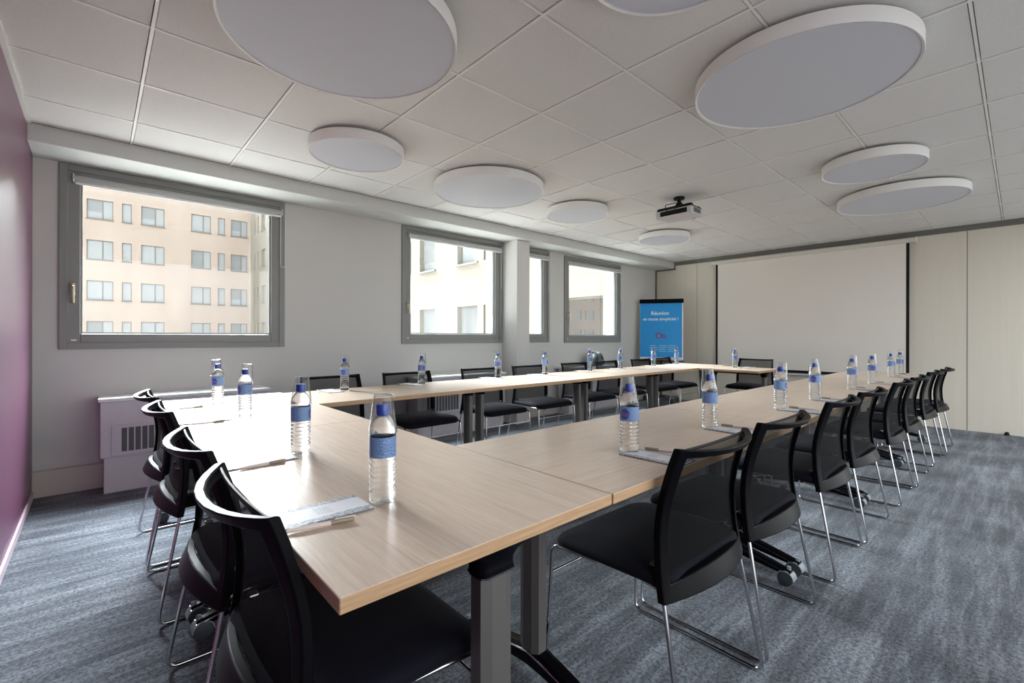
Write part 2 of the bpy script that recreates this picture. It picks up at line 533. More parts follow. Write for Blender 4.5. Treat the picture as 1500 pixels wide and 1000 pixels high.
# ------------------------------------------------------------------ ceiling lamps
def make_lamp(R, label, loc):
    t = thing('ceiling_lamp', label, 'lamp', loc, 0, 'round white ceiling lamps')
    bm = bmesh.new()
    hh = .07
    lathe(bm, [(R - .012, -.078), (R - .002, -.0845), (R, -.08), (R, -.02), (R - .006, -.015), (R * .5, -.015)], 72, cap0=False, cap1=True)
    obj('housing', bm, M_lamp, t, 35)
    bm = bmesh.new()
    lathe(bm, [(R - .0115, -.081), (R - .0115, -.0765), (R * .6, -.0765), (R * .2, -.0765)], 72, cap0=False, cap1=True)
    obj('diffuser', bm, M_diff, t, 35)
    obj('mounting_plate', lathe(bmesh.new(), [(R * .45, -.016), (R * .45, .005)], 40), M_blackmatte, t, 35)
    return t
S_, G_ = .318, .477
lamps = [
    (G_, (1.115, .6048), 'large round ceiling lamp over the near table corner, cut off by the photo top'),
    (G_, (2.927, -.588), 'large round ceiling lamp at upper right with a grey disc underside'),
    (G_, (2.884, 1.794), 'large round ceiling lamp between the two small ones along the windows'),
    (G_, (5.871, -.583), 'large round ceiling lamp nearest the top of the projection screen'),
    (S_, (1.68, 1.777), 'small round ceiling lamp above the large left window, closest to camera'),
    (S_, (4.043, 1.762), 'small round ceiling lamp left of the projector'),
    (S_, (5.813, 1.779), 'small round ceiling lamp just below the projector, farthest window-side one'),
    (S_, (4.653, -.588), 'small round ceiling lamp just above the farthest large one on the right'),
    (S_, (1.718, -.595), 'small round ceiling lamp cut off at the top centre of the photo'),
]
p_big = p_small = None
for R, (x, y), lb in lamps:
    if R == G_:
        if p_big is None: p_big = make_lamp(R, lb, (x, y, H))
        else: dup(p_big, (x, y, H), 0, lb)
    else:
        if p_small is None: p_small = make_lamp(R, lb, (x, y, H))
        else: dup(p_small, (x, y, H), 0, lb)

# ------------------------------------------------------------------ projector
t = thing('projector', 'white projector hanging from the ceiling on a black bracket', 'projector', (4.49, .87, 0))
obj('body', B(-.12, .12, -.18, .18, 2.255, 2.325, bev=.012), M_proj, t, 40)
bm = bmesh.new()
box(bm, -.07, .06, -.1825, -.178, 2.272, 2.312)
obj('vent', bm, M_grille, t)
obj('port_panel', B(-.1225, -.119, -.14, .13, 2.268, 2.312), M_blackmatte, t)
obj('lens', lathe(bmesh.new(), [(.028, -.01), (.032, .0), (.032, .03), (.02, .035)], 24), M_black, t, 40).matrix_local = Matrix.Translation((.112, -.08, 2.29)) @ Matrix.Rotation(PI / 2, 4, 'Y')
bm = bmesh.new()
tube(bm, [(0, 0, 2.345), (0, 0, H + .002)], .016, 12)
lathe(bm, [(.05, H - .016), (.05, H + .004)], 24)
for a in (-1, 1):
    for b in (-1, 1):
        tube(bm, [(0, 0, 2.352), (a * .09, b * .15, 2.342), (a * .1, b * .165, 2.322)], .012, 6)
box(bm, -.045, .045, -.05, .05, 2.335, 2.372, bev=.006)
box(bm, -.115, .1, -.172, .172, 2.324, 2.336, bev=.003)
box(bm, -.105, -.06, -.17, .17, 2.33, 2.352, bev=.003)
lathe(bm, [(.03, 2.36), (.034, 2.385), (.02, 2.41)], 16)
obj('mount', bm, M_blackmatte, t)
bm = bmesh.new()
tube(bm, fillet([(-.12, .02, 2.285), (-.17, .03, 2.29), (-.16, .06, 2.36), (-.03, .02, 2.40)], .03), .004, 6)
tube(bm, fillet([(-.12, -.04, 2.285), (-.18, -.05, 2.3), (-.14, -.05, 2.36), (-.02, 0, 2.39)], .03), .004, 6)
obj('cable', bm, M_blackmatte, t, 60)

# ------------------------------------------------------------------ projection screen
t = thing('projection_screen', 'wide white pull-down projection screen with black side borders', 'screen', (LX - .05, .845, 0))
y0, y1 = -1.295, 1.297
bm = bmesh.new()
loft(bm, [[(p[0], y0, p[2]) for p in ((-.035, 0, 2.318), (.04, 0, 2.312), (.04, 0, 2.376), (-.02, 0, 2.376), (-.035, 0, 2.362))],
          [(p[0], y1, p[2]) for p in ((-.035, 0, 2.318), (.04, 0, 2.312), (.04, 0, 2.376), (-.02, 0, 2.376), (-.035, 0, 2.362))]])
obj('case', bm, M_screencase, t)
bm = bmesh.new()
for y in (y0 - .008, y1): box(bm, -.04, .045, y, y + .008, 2.308, 2.38, bev=.002)
obj('end_cap', bm, M_white, t)
obj('canvas', B(0, .003, -1.2, 1.2, .62, 2.318), M_screen, t)
bm = bmesh.new()
box(bm, -.001, .004, -1.232, -1.2, .6, 2.318); box(bm, -.001, .004, 1.2, 1.232, .6, 2.318); box(bm, -.001, .004, -1.2, 1.2, .585, .622)
obj('black_border', bm, M_blackmatte, t)
obj('bottom_bar', B(-.01, .012, -1.25, 1.25, .553, .575, bev=.004), M_convcap, t)

tag(obj('door_stop', lathe(bmesh.new(), [(.02, 0), (.022, .012), (.014, .035), (.008, .038)], 18, cx=LX - .035, cy=-1.235), M_blackmatte, None, 40),
    'small black door stop on the carpet by the cream wall', 'door stop')

# ------------------------------------------------------------------ flipchart in the corner
FX, FYY = 7.52, 2.80
ang = math.atan2(-1.338 - FYY, .327 - FX)           # faces the room's near corner
t = thing('flipchart', 'blue flipchart with white lettering standing in the far corner', 'flipchart', (FX, FYY, 0), ang + PI / 2)
# local: -y is the front, x across
ti = .0
def fy(z): return -.03 + (z - .75) * .07
bm = bmesh.new()
loft(bm, [[(-.355, fy(.72), .72), (.355, fy(.72), .72), (.355, fy(.72) + .02, .72), (-.355, fy(.72) + .02, .72)],
          [(-.355, fy(1.75), 1.75), (.355, fy(1.75), 1.75), (.355, fy(1.75) + .02, 1.75), (-.355, fy(1.75) + .02, 1.75)]])
obj('board', bm, M_white, t)
def sheet(x0, x1, z0, z1, d):
    bm = bmesh.new()
    loft(bm, [[(x0, fy(z0) - d, z0), (x1, fy(z0) - d, z0), (x1, fy(z0), z0), (x0, fy(z0), z0)],
              [(x0, fy(z1) - d, z1), (x1, fy(z1) - d, z1), (x1, fy(z1), z1), (x0, fy(z1), z1)]])
    return bm
poster = obj('poster_sheet', sheet(-.35, .335, .765, 1.70, .004), M_blue, t)
bm = sheet(-.36, .36, 1.69, 1.762, .03); obj('clamp_bar', bm, M_black, t)
bm = bmesh.new()
box(bm, -.365, .365, fy(.72) - .045, fy(.72) + .02, .69, .712, bev=.004); obj('pen_tray', bm, M_steel, t)
def text(s, size, x, z, mt, parent):
    cu = bpy.data.curves.new('t', 'FONT'); cu.body = s; cu.size = size; cu.align_x = 'CENTER'; cu.extrude = .001; cu.offset = size * .018
    tmp = bpy.data.objects.new('t', cu); COL.objects.link(tmp)
    dg = bpy.context.evaluated_depsgraph_get(); dg.update()
    me = bpy.data.meshes.new_from_object(tmp.evaluated_get(dg))
    bpy.data.objects.remove(tmp)
    M = Matrix.Translation((x, fy(z) - .0055, z)) @ Matrix.Rotation(PI / 2 - .07, 4, 'X')
    me.transform(M)
    me.materials.clear(); me.materials.append(mt)
    o = bpy.data.objects.new('lettering', me); COL.objects.link(o); o.parent = parent
    return o
text('Réunion', .088, -.02, 1.49, M_posterwhite, poster)
text('en toute simplicité !', .072, -.01, 1.395, M_posterwhite, poster)
bm = bmesh.new()
for q in range(2):
    cx, cz, rad = (-.04, 1.135, .042) if q == 0 else (.045, 1.125, .026)
    pts = [(cx + rad * math.cos(2 * PI * k / 24), fy(cz) - .006, cz + rad * math.sin(2 * PI * k / 24)) for k in range(24)]
    tube(bm, pts, .012 if q == 0 else .009, 6, closed=True)
obj('emblem', bm, M_posterred, poster)
bm = bmesh.new()
for r_ in range(4):
    z = .955 - r_ * .033
    for c_ in range(3):
        x = -.19 + c_ * .15
        a = .135 if (r_ + c_) % 3 else .11
        loft(bm, [[(x, fy(z) - .0055, z), (x + a, fy(z) - .0055, z), (x + a, fy(z) - .0035, z), (x, fy(z) - .0035, z)],
                  [(x, fy(z + .016) - .0055, z + .016), (x + a, fy(z + .016) - .0055, z + .016), (x + a, fy(z + .016) - .0035, z + .016), (x, fy(z + .016) - .0035, z + .016)]])
obj('text_block', bm, mat('poster_pale_blue', (120, 188, 232), .5), poster)
obj('post', tube(bmesh.new(), [(0, .045, .1), (0, .06, 1.3)], .02, 12), M_steel, t, 40)
bm = bmesh.new()
for k in range(5):
    a = 2 * PI * k / 5 + .3
    c, s = math.cos(a), math.sin(a)
    loft(bm, [[(.03 * c - w * s * .02, .045 + .03 * s + w * c * .02, z) for (w, z) in ((-1, .08), (1, .08), (1, .115), (-1, .115))],
              [(.3 * c - w * s * .015, .045 + .3 * s + w * c * .015, z) for (w, z) in ((-1, .062), (1, .062), (1, .082), (-1, .082))]])
base = obj('star_base', bm, M_steel, t)
bm = bmesh.new()
for k in range(5):
    a = 2 * PI * k / 5 + .3
    for s in (-1, 1):
        cx, cy = .285 * math.cos(a), .045 + .285 * math.sin(a)
        ring = lambda off: [(cx + off * -math.sin(a) + .03 * math.cos(2 * PI * q / 14) * math.cos(a), cy + off * math.cos(a) + .03 * math.cos(2 * PI * q / 14) * math.sin(a), .031 + .03 * math.sin(2 * PI * q / 14)) for q in range(14)]
        loft(bm, [ring(s * .008), ring(s * .022)])
    tube(bm, [(.285 * math.cos(a), .045 + .285 * math.sin(a), .03), (.285 * math.cos(a), .045 + .285 * math.sin(a), .07)], .007, 8)
obj('caster', bm, M_tyre, base)

# backpack on the convector
t = thing('backpack', 'grey green backpack slumped on the white convector beside the wall', 'bag', (5.95, 3.0, .676), .2)
bm = bmesh.new()
secs = []
for k, (z, hx, hy) in enumerate(((0, .15, .07), (.03, .175, .085), (.1, .17, .085), (.16, .13, .075), (.195, .075, .055), (.207, .02, .02))):
    secs.append([(p[0] + .03 * z / .2, p[1], p[2]) for p in rrect(hx, hy, hy * .8, z, 5)])
loft(bm, secs); obj('sack', bm, M_bag, t, 60)
bm = bmesh.new()
tube(bm, fillet([(-.1, -.085, .02), (-.12, -.1, .12), (-.08, -.05, .21), (-.05, .03, .2)], .03), .012, 8)
tube(bm, fillet([(.05, -.09, .02), (.06, -.1, .1), (.04, -.05, .19)], .03), .01, 8)
obj('strap', bm, M_bagdark, t, 60)
bm = bmesh.new()
loft(bm, [rrect(.1, .02, .015, .02, 3, .02, -.085), rrect(.105, .03, .02, .06, 3, .02, -.085), rrect(.08, .015, .012, .1, 3, .02, -.085)])
obj('pocket', bm, M_bag, t, 60)

# ------------------------------------------------------------------ tables
TL, TD, ZT = 1.396, .688, .717
def leg_parts(root, sx):
    x = sx * .64
    # column: faceted aluminium profile, wide along the foot
    def sec(z, hx=.026, hy=.041):
        return [(x + a * hx, b * hy, z) for a, b in ((1, .45), (.62, 1), (-.62, 1), (-1, .45), (-1, -.45), (-.62, -1), (.62, -1), (1, -.45))]
    leg = obj('leg', loft(bmesh.new(), [sec(.12), sec(.645)]), M_alu, root)
    bm = bmesh.new()
    prof = ((.626, .030, .045), (.632, .031, .047), (.640, .030, .046), (.650, .031, .049), (.660, .035, .056), (.670, .042, .068), (.680, .052, .084), (.690, .058, .1))
    loft(bm, [[(p[0] - sx * .012 * max(0, (z - .64) / .05), p[1], p[2]) for p in rrect(hx, hy, .02, z, 3, x, 0)] for z, hx, hy in prof])
    obj('head_bracket', bm, M_black, leg, 40)
    obj('collar', loft(bmesh.new(), [rrect(.0305, .0455, .018, .622, 3, x, 0), rrect(.0320, .0475, .018, .627, 3, x, 0)]), M_chrome, leg)
    bm = bmesh.new(); ss = []
    for k in range(-8, 9):
        yy = k / 8 * .345; q = abs(k) / 8
        zt = .145 - .075 * q ** 1.1; zb = zt - (.055 - .03 * q); hw = .030 - .010 * q
        ss.append([(x + hw * .55, yy, zt), (x - hw * .55, yy, zt), (x - hw, yy, zt - .012), (x - hw * .8, yy, zb), (x + hw * .8, yy, zb), (x + hw, yy, zt - .012)])
    loft(bm, ss); obj('foot', bm, M_black, leg)
    bm = bmesh.new()
    for s in (-1, 1):
        tube(bm, [(x + s * (.030 - .010 * abs(k) / 8), k / 8 * .345, .145 - .075 * (abs(k) / 8) ** 1.1 - .010) for k in range(-8, 9)], .003, 6)
    obj('foot_edging', bm, M_chrome, leg)
    for s in (-1, 1):
        bm = bmesh.new(); cy = s * .335
        for d in (-1, 1):
            ring = lambda off, r: [(x + off, cy - s * .012 + r * math.cos(2 * PI * q / 20), .031 + r * math.sin(2 * PI * q / 20)) for q in range(20)]
            loft(bm, [ring(d * .006, .029), ring(d * .008, .031), ring(d * .02, .031), ring(d * .022, .027)])
        # hood over the wheels
        hood = []
        for off in (-.0245, .0245):
            hood.append([(x + off, cy - s * .012 + .037 * math.cos(a), .031 + .037 * math.sin(a)) for a in [PI * q / 10 for q in range(11)]] +
                        [(x + off, cy - s * .012 + .033 * math.cos(a), .031 + .033 * math.sin(a)) for a in [PI - PI * q / 10 for q in range(11)]])
        n0 = len(bm.faces)
        loft(bm, hood)
        tube(bm, [(x, cy, .06), (x, cy, .085)], .009, 10)
        bm.faces.ensure_lookup_table()
        for f in bm.faces[n0:]: f.material_index = 1
        obj('caster', bm, [M_tyre, M_caster], leg, 40)
    return leg

def make_table(L, D, label, loc, rz):
    t = thing('conference_table', label, 'table', loc, rz, 'oak folding tables on castors')
    hx, hy = L / 2, D / 2
    bm = B(-hx, hx, -hy, hy, ZT - .027, ZT, bev=.0015, seg=1)
    for f in bm.faces: f.material_index = 0 if f.normal.z > .5 else 1
    obj('tabletop', bm, [M_oak, M_oakedge], t)
    bm = bmesh.new()
    box(bm, -hx + .09, hx - .09, -.075, -.04, ZT - .062, ZT - .027); box(bm, -hx + .09, hx - .09, .04, .075, ZT - .062, ZT - .027)
    obj('under_rail', bm, M_blackmatte, t)
    return t
def table(label, loc, rz):
    global T0
    if T0 is None:
        T0 = make_table(TL, TD, label, loc, rz)
        for s in (-1, 1): leg_parts(T0, s)
        return T0
    return dup(T0, loc, rz, label)
T0 = None
table('oak table at the near left corner, its bare corner pointing at the camera', (.943, .047, 0), PI / 2)
table('oak table at the left end, under the large window with the convector behind', (.943, 1.446, 0), PI / 2)
RB = [(1.989, 'first oak table of the right row, joining the near corner table'),
      (3.389, 'second oak table of the right row, counted from the camera'),
      (4.789, 'third oak table of the right row, counted from the camera'),
      (6.189, 'last oak table of the right row, nearest the projection screen')]
for x, lb in RB: table(lb, (x, -.309, 0), 0)
FB = [(1.989, 'first oak table of the window row, beside the left end table'),
      (3.389, 'second oak table of the window row, in front of the column'),
      (4.789, 'third oak table of the window row, right of the column'),
      (6.189, 'last oak table of the window row, in front of the flipchart')]
for x, lb in FB: table(lb, (x, 1.753, 0), 0)
# short end table
def make_end():
    t = make_table(.72, .66, 'short oak table at the far end, in front of the lone chair by the screen', (6.32, 1.045, 0), PI / 2)
    for s in (-1, 1):
        l = leg_parts(t, s)
        for o in [l] + kids(l):
            pass
    for l in [c for c in kids(t) if c.name.startswith('leg')]:
        # pull the legs in under the short top
        s = 1 if sum(v.co.x for v in l.data.vertices) > 0 else -1
        l.location.x = -s * .335
    return t
make_end()

# ------------------------------------------------------------------ chairs
def back_y(z):
    P = ((.39, -.176), (.45, -.166), (.52, -.157), (.60, -.154), (.68, -.166), (.75, -.184), (.815, -.206))
    for a, b in zip(P[:-1], P[1:]):
        if z <= b[0]:
            s = (z - a[0]) / (b[0] - a[0]); return a[1] + (b[1] - a[1]) * s
    return P[-1][1]
def back_pt(u, z, off=0.0):
    v = (z - .39) / .425
    w = .252 - .03 * v
    sag = .026 + .048 * max(0, v) ** 1.3
    x = u * w
    return Vector((x, back_y(z) - sag * (1 - abs(u) ** 2.2) + off, z))
def make_chair(label, loc, rz, group):
    t = thing('conference_chair', label, 'chair', loc, rz, group)
    # seat
    bm = bmesh.new(); secs = []
    for z, ins in ((.428, .014), (.433, .004), (.446, 0), (.458, .003), (.466, .012), (.471, .035), (.474, .09)):
        s = []
        for p in rrect(.248 - ins, .213 - ins, max(.035, .06 - ins * .3), z, 5, 0, .022):
            q = max(0, (p[1] - .08) / .15); s.append((p[0] * (1 + .03 * (p[1])), p[1], p[2] - .018 * q * q))
        secs.append(s)
    loft(bm, secs); obj('seat', bm, M_seat, t, 60)
    # backrest frame: closed band with an opening, given thickness
    us = [-1, -.955, -.885, -.7, -.5, -.25, 0, .25, .5, .7, .885, .955, 1]
    zs = [.395, .408, .422, .438, .50, .57, .62, .67, .72, .765, .785, .80, .813]
    th = .021
    bm = bmesh.new(); keep = set()
    for i in range(len(us) - 1):
        for j in range(len(zs) - 1):
            uc = (us[i] + us[i + 1]) / 2
            if abs(uc) > .885 or j >= len(zs) - 4 + 1 or j < 3: keep.add((i, j))
    V = {}
    def vv(i, j, k):
        if (i, j, k) not in V:
            z = zs[j]
            if j in (0, 1, 2, 3): z += .022 * (1 - us[i] ** 2) * (1 if j else .6)      # arched lower rail
            if j == len(zs) - 1: z -= .010 * (1 - abs(us[i]) ** 3)
            extra = 0
            if j <= 3: extra = -.034 * (1 - us[i] ** 2) * (1 - j / 5)
            V[i, j, k] = bm.verts.new(back_pt(us[i], z, (th / 2 if k else -th / 2) + extra))
        return V[i, j, k]
    for (i, j) in keep:
        for k in (0, 1):
            bm.faces.new((vv(i, j, k), vv(i + 1, j, k), vv(i + 1, j + 1, k), vv(i, j + 1, k)))
        for (di, dj, a, b) in ((-1, 0, (i, j), (i, j + 1)), (1, 0, (i + 1, j), (i + 1, j + 1)), (0, -1, (i, j), (i + 1, j)), (0, 1, (i, j + 1), (i + 1, j + 1))):
            if (i + di, j + dj) not in keep:
                bm.faces.new((vv(*a, 0), vv(*b, 0), vv(*b, 1), vv(*a, 1)))
    fr = obj('back_frame', bm, M_black, t, 50)
    bv = fr.modifiers.new('bevel', 'BEVEL'); bv.width = .0045; bv.segments = 2; bv.limit_method = 'ANGLE'; bv.angle_limit = math.radians(50)
    # mesh panel
    bm = bmesh.new(); nu, nv = 12, 10
    def flat(u, z):                                   # the fabric is stretched almost straight between the posts
        p = back_pt(u, z); p.y = back_y(z) - .012 * (1 - u * u) - .004; return p
    g = [[bm.verts.new(flat(-.95 + 1.9 * i / nu, .425 + (.803 - .425) * j / nv)) for j in range(nv + 1)] for i in range(nu + 1)]
    for i in range(nu):
        for j in range(nv): bm.faces.new((g[i][j], g[i + 1][j], g[i + 1][j + 1], g[i][j + 1]))
    mp_ = obj('mesh_panel', bm, M_mesh, t, 60)
    obj('hem', tube(bmesh.new(), [flat(-.95 + 1.9 * i / nu, .803) for i in range(nu + 1)], .0042, 6), M_blackmatte, mp_, 60)
    # chrome sled legs
    for s in (-1, 1):
        pts = [(s * .225, -.11, .424), (s * .236, -.172, .424), (s * .262, -.25, .0065), (s * .262, .24, .0065), (s * .25, .222, .424), (s * .235, .05, .424)]
        obj('sled_leg', tube(bmesh.new(), fillet(pts, .032), .006, 8), M_chrome, t, 60)
    obj('stretcher', tube(bmesh.new(), [(-.253, .227, .33), (.253, .227, .33)], .005, 8), M_chrome, t, 60)
    for s in (-1, 1):
        bm = bmesh.new()
        box(bm, s * .213 - .014, s * .213 + .014, -.150, -.126, .474, .484, bev=.004)
        obj('bracket', bm, M_chrome, t)
    return t
C0 = None
def chair(label, loc, rz, group):
    global C0
    if C0 is None:
        C0 = make_chair(label, loc, rz, group); return C0
    return dup(C0, loc, rz, label, group)
ORD = ['first', 'second', 'third', 'fourth', 'fifth', 'sixth', 'seventh', 'eighth']
# right row (facing +Y)
RX = [1.70, 2.27, 3.05, 3.645, 4.48, 5.08, 5.90, 6.50]
RYY = [-.52, -.525, -.535, -.55, -.572, -.59, -.602, -.63]
for i, (x, y) in enumerate(zip(RX, RYY)):
    lb = ('nearest black mesh-back chair of the right row, whole seat in view' if i == 0 else
          'last black mesh-back chair of the right row, by the cream wall' if i == 7 else
          '%s black mesh-back chair from the camera along the right row' % ORD[i])
    chair(lb, (x, y, 0), random.uniform(-.02, .02), 'chairs along the right row')
# left end (facing +X)
for y, lb in ((-.29, 'nearest black chair at the left end, seat under the near table corner'), (.30, 'second black chair from the camera at the left end table'),
              (1.13, 'third black chair from the camera at the left end table'), (1.72, 'farthest black chair at the left end, in front of the convector grille')):
    chair(lb, (.75, y, 0), -PI / 2, 'chairs at the left end')
# window row (facing -Y)
for i, x in enumerate([1.655, 2.285, 3.07, 3.71, 4.465, 5.09, 5.86, 6.42]):
    lb = ('first black chair of the window row, behind the left corner bottles' if i == 0 else
          'last black chair of the window row, in front of the flipchart' if i == 7 else
          '%s black chair from the left along the window row' % ORD[i])
    chair(lb, (x, 1.955 if i else 2.0, 0), PI + random.uniform(-.03, .03), 'chairs along the window row')
chair('lone black chair facing the room in front of the projection screen', (6.935, 1.135, 0), PI / 2, 'chairs around the tables')

# ------------------------------------------------------------------ bottles, cups, pads, pens
def make_bottle(label, loc, rz):
    t = thing('water_bottle', label, 'bottle', loc, rz, 'small water bottles on the tables')
    prof = [(.012, .004), (.020, .0015), (.027, .0), (.0305, .005), (.0312, .012)]
    z = .016
    while z < .104:
        prof += [(.0312, z), (.0319, z + .003), (.0312, z + .006), (.0291, z + .0095)]; z += .0125
    prof += [(.0308, .108), (.0308, .158), (.0316, .162), (.0312, .170), (.0285, .182), (.0235, .193), (.0175, .202), (.0138, .207), (.0132, .213)]
    bm = lathe(bmesh.new(), prof, 28, cap0=True, cap1=True)
    obj('body', bm, M_bottle, t, 60)
    obj('label_wrap', lathe(bmesh.new(), [(.0311, .109), (.0316, .1095), (.0316, .1565), (.0311, .157)], 36, cap0=False, cap1=False), M_label, t, 40)
    bm = lathe(bmesh.new(), [(.0142, .207), (.0150, .208), (.0150, .230), (.0138, .232)], 24)
    obj('cap', bm, M_capblue, t, 40)
    obj('neck_ring', lathe(bmesh.new(), [(.0155, .2035), (.0162, .2045), (.0155, .2055)], 24), mat_ring, t, 40)
    return t
mat_ring = mat('neck_ring_pale_blue', (120, 176, 222), .3)
def make_cup(label, loc, rot):
    t = tag(obj('plastic_cup', lathe(bmesh.new(), [(.0335, 0), (.0345, .0005), (.0345, .003), (.0330, .0035), (.0225, .088), (.0222, .091), (.0205, .0905), (.0205, .0885), (.0215, .0865), (.0320, .002), (.0335, 0)], 32, cap0=False, cap1=False), M_cup, None, 50),
            label, 'cup', 'clear cups turned over on the bottles')
    bm = bmesh.new(); bm.from_mesh(t.data)
    c = [bm.verts.new((.0212 * math.cos(2 * PI * k / 32), .0212 * math.sin(2 * PI * k / 32), .0895)) for k in range(32)]
    bm.faces.new(c); bm.to_mesh(t.data); bm.free()
    t.location = loc; t.rotation_euler = rot
    return t
bottles = [  # x, y, where, rz
    (.837, -.312, 'nearest the camera on the near left corner table', 2.3),
    (.843, .303, 'second from the camera on the left end tables', -.5),
    (.872, 1.228, 'third from the camera on the left end tables', 3.4),
    (.853, 1.80, 'farthest on the left end, against the grey wall', 3.9),
    (1.677, 1.985, 'first from the left on the window row', 4.0),
    (2.34, 2.01, 'second from the left on the window row', 4.8),
    (3.19, 2.03, 'third from left on the window row', 4.2),
    (3.79, 1.98, 'fourth from left on the window row', 5.0),
    (4.57, 2.01, 'fifth on the window row, by the backpack', 4.4),
    (5.16, 2.0, 'sixth on the window row, left of the flipchart', 3.6),
    (5.95, 2.01, 'seventh on the window row, in front of the flipchart middle', 4.1),
    (6.52, 1.98, 'last on the window row, at the flipchart right edge', 4.9),
    (6.45, 1.137, 'alone on the short end table, in front of the screen', 3.9),
    (1.689, -.435, 'first on the right row, beside the nearest mesh chair', 3.2),
    (2.31, -.43, 'second from the camera on the right row', -.3),
    (3.115, -.452, 'third from the camera on the right row', 4.7),
    (3.70, -.465, 'fourth from the camera on the right row', 3.1),
    (4.63, -.47, 'fifth from the camera on the right row', 3.9),
    (5.29, -.48, 'sixth from the camera on the right row', 3.7),
    (6.24, -.467, 'seventh from the camera on the right row', 4.4),
    (6.84, -.455, 'last on the right row, against the black screen edge', 4.2),
]
BP = CP = PP = QP = None
M_padpaper = M_pad
def make_pad(label, loc, rz):
    t = thing('notepad', label, 'notepad', loc, rz, 'notepads laid at the seats')
    obj('sheets', B(-.105, .105, -.055, .055, 0, .0035, bev=.0006, seg=1), M_pad, t)
    obj('backing_card', B(-.1055, .1055, -.0555, .0555, -.0008, 0.0002), M_steel, t)
    return t
def make_pen(label, loc, rz):
    t = thing('ballpoint_pen', label, 'pen', loc, rz, 'pens laid at the seats')
    r = .0052
    def lx(prof, n=12):
        bm = bmesh.new(); rings = [[(x, q * math.cos(2 * PI * k / n), r + q * math.sin(2 * PI * k / n)) for k in range(n)] for q, x in prof]
        loft(bm, rings); return bm
    obj('barrel', lx([(.0008, -.07), (.0025, -.062), (.0042, -.05), (.0048, -.035), (.0048, .02)]), M_pen, t, 40)
    obj('grip_cap', lx([(.0050, .02), (r, .024), (r, .062), (.0035, .067)]), M_penclip, t, 40)
    obj('clip', B(.028, .07, -.002, .002, .0104, .0118), M_pen, t)
    return t
for i, (x, y, wh, rz) in enumerate(bottles):
    lb = 'blue-capped water bottle ' + wh
    if BP is None: BP = make_bottle(lb, (x, y, ZT), rz)
    else: dup(BP, (x, y, ZT), rz, lb)
    # cup turned over the neck, sitting a little askew
    cam = Vector((.327 - x, -1.338 - y, 0)); 
    tilt = random.uniform(.05, .11); dirn = random.uniform(0, 2 * PI)
    dx, dy = .0035 * math.sin(dirn), -.0035 * math.cos(dirn)
    loc = (x + dx - .006 * math.sin(dirn) * 0, y + dy, ZT + .166)
    rot = (tilt * math.cos(dirn), tilt * math.sin(dirn), 0)
    lc = 'clear plastic cup upside down over the bottle ' + wh
    if len(lc.split()) > 16: lc = 'clear cup over the bottle ' + wh
    if CP is None: CP = make_cup(lc, loc, rot)
    else:
        c = CP.copy(); COL.objects.link(c); c.location = loc; c.rotation_euler = rot; c['label'] = lc
    # pad and pen
    if i == 0: pl, pr_, ql, qr = (.694, -.29), 0.0, (.671, -.369), -.18
    elif i < 4: pl, pr_, ql, qr = (.70, y - .03 if i > 1 else .27), random.uniform(-.05, .08), (.70, y - .115 if i > 1 else .205), random.uniform(.05, .2)
    elif i < 12: pl, pr_, ql, qr = (x - .10, y - .005), random.uniform(-.3, .3) + PI / 2, (x - .19, y), PI / 2 + random.uniform(-.3, .3)
    elif i == 12: pl, pr_, ql, qr = (x + .10, y - .1), .1, (x + .1, y - .19), .1
    else: pl, pr_, ql, qr = (x - .005, y - .105), PI / 2 + random.uniform(-.06, .06), (x + .085, y - .085), PI / 2 + random.uniform(-.2, .4)
    if i == 20: ql = (x - .085, y - .085)
    lp = 'white notepad beside the bottle ' + wh
    ln = 'white pen beside the bottle ' + wh
    if PP is None: PP = make_pad(lp, (*pl, ZT + .001), pr_)
    else: dup(PP, (*pl, ZT + .001), pr_, lp)
    if QP is None: QP = make_pen(ln, (*ql, ZT + .0002), qr)
    else: dup(QP, (*ql, ZT + .0002), qr, ln)

# ------------------------------------------------------------------ buildings across the courtyard
FAR_Y = 47.0
cols = [(-.24, 1.32), (1.85, 2.45), (3.05, 4.57), (6.43, 7.88), (8.42, 8.95), (9.43, 10.75)]
rows = [11.73 - 3.16 * k for k in range(0, 6)]
holes = [(a, b, zt - 1.5, zt) for a, b in cols for zt in rows]
t = thing('apartment_building', 'beige apartment block with rows of windows across the courtyard', 'building', (0, FAR_Y, 0))
obj('wall', slab_with_holes(bmesh.new(), 'x', -4.0, 11.0, -14, 14.2, 0, .4, holes), M_far, t)
for a, b, z0, z1 in holes:
    bm = bmesh.new(); f = .05
    for q in ((a, a + f, z0, z1), (b - f, b, z0, z1), (a + f, b - f, z0, z0 + f), (a + f, b - f, z1 - f, z1)): box(bm, q[0], q[1], .1, .18, q[2], q[3])
    if b - a > 1: box(bm, (a + b) / 2 + .12, (a + b) / 2 + .2, .1, .18, z0 + f, z1 - f)
    box(bm, a - .05, b + .05, -.06, .18, z0 - .07, z0)
    w = obj('window', bm, M_extframe, t)
    obj('pane', B(a + f, b - f, .13, .15, z0 + f, z1 - f), M_extpane, w)
    rr_ = random.random()
    if b - a > 1 and rr_ < .45:
        obj('shutter', B(a + f, (a + b) / 2 + .12, .115, .128, z0 + f + (.0 if rr_ < .2 else .5), z1 - f), M_shutter, w)
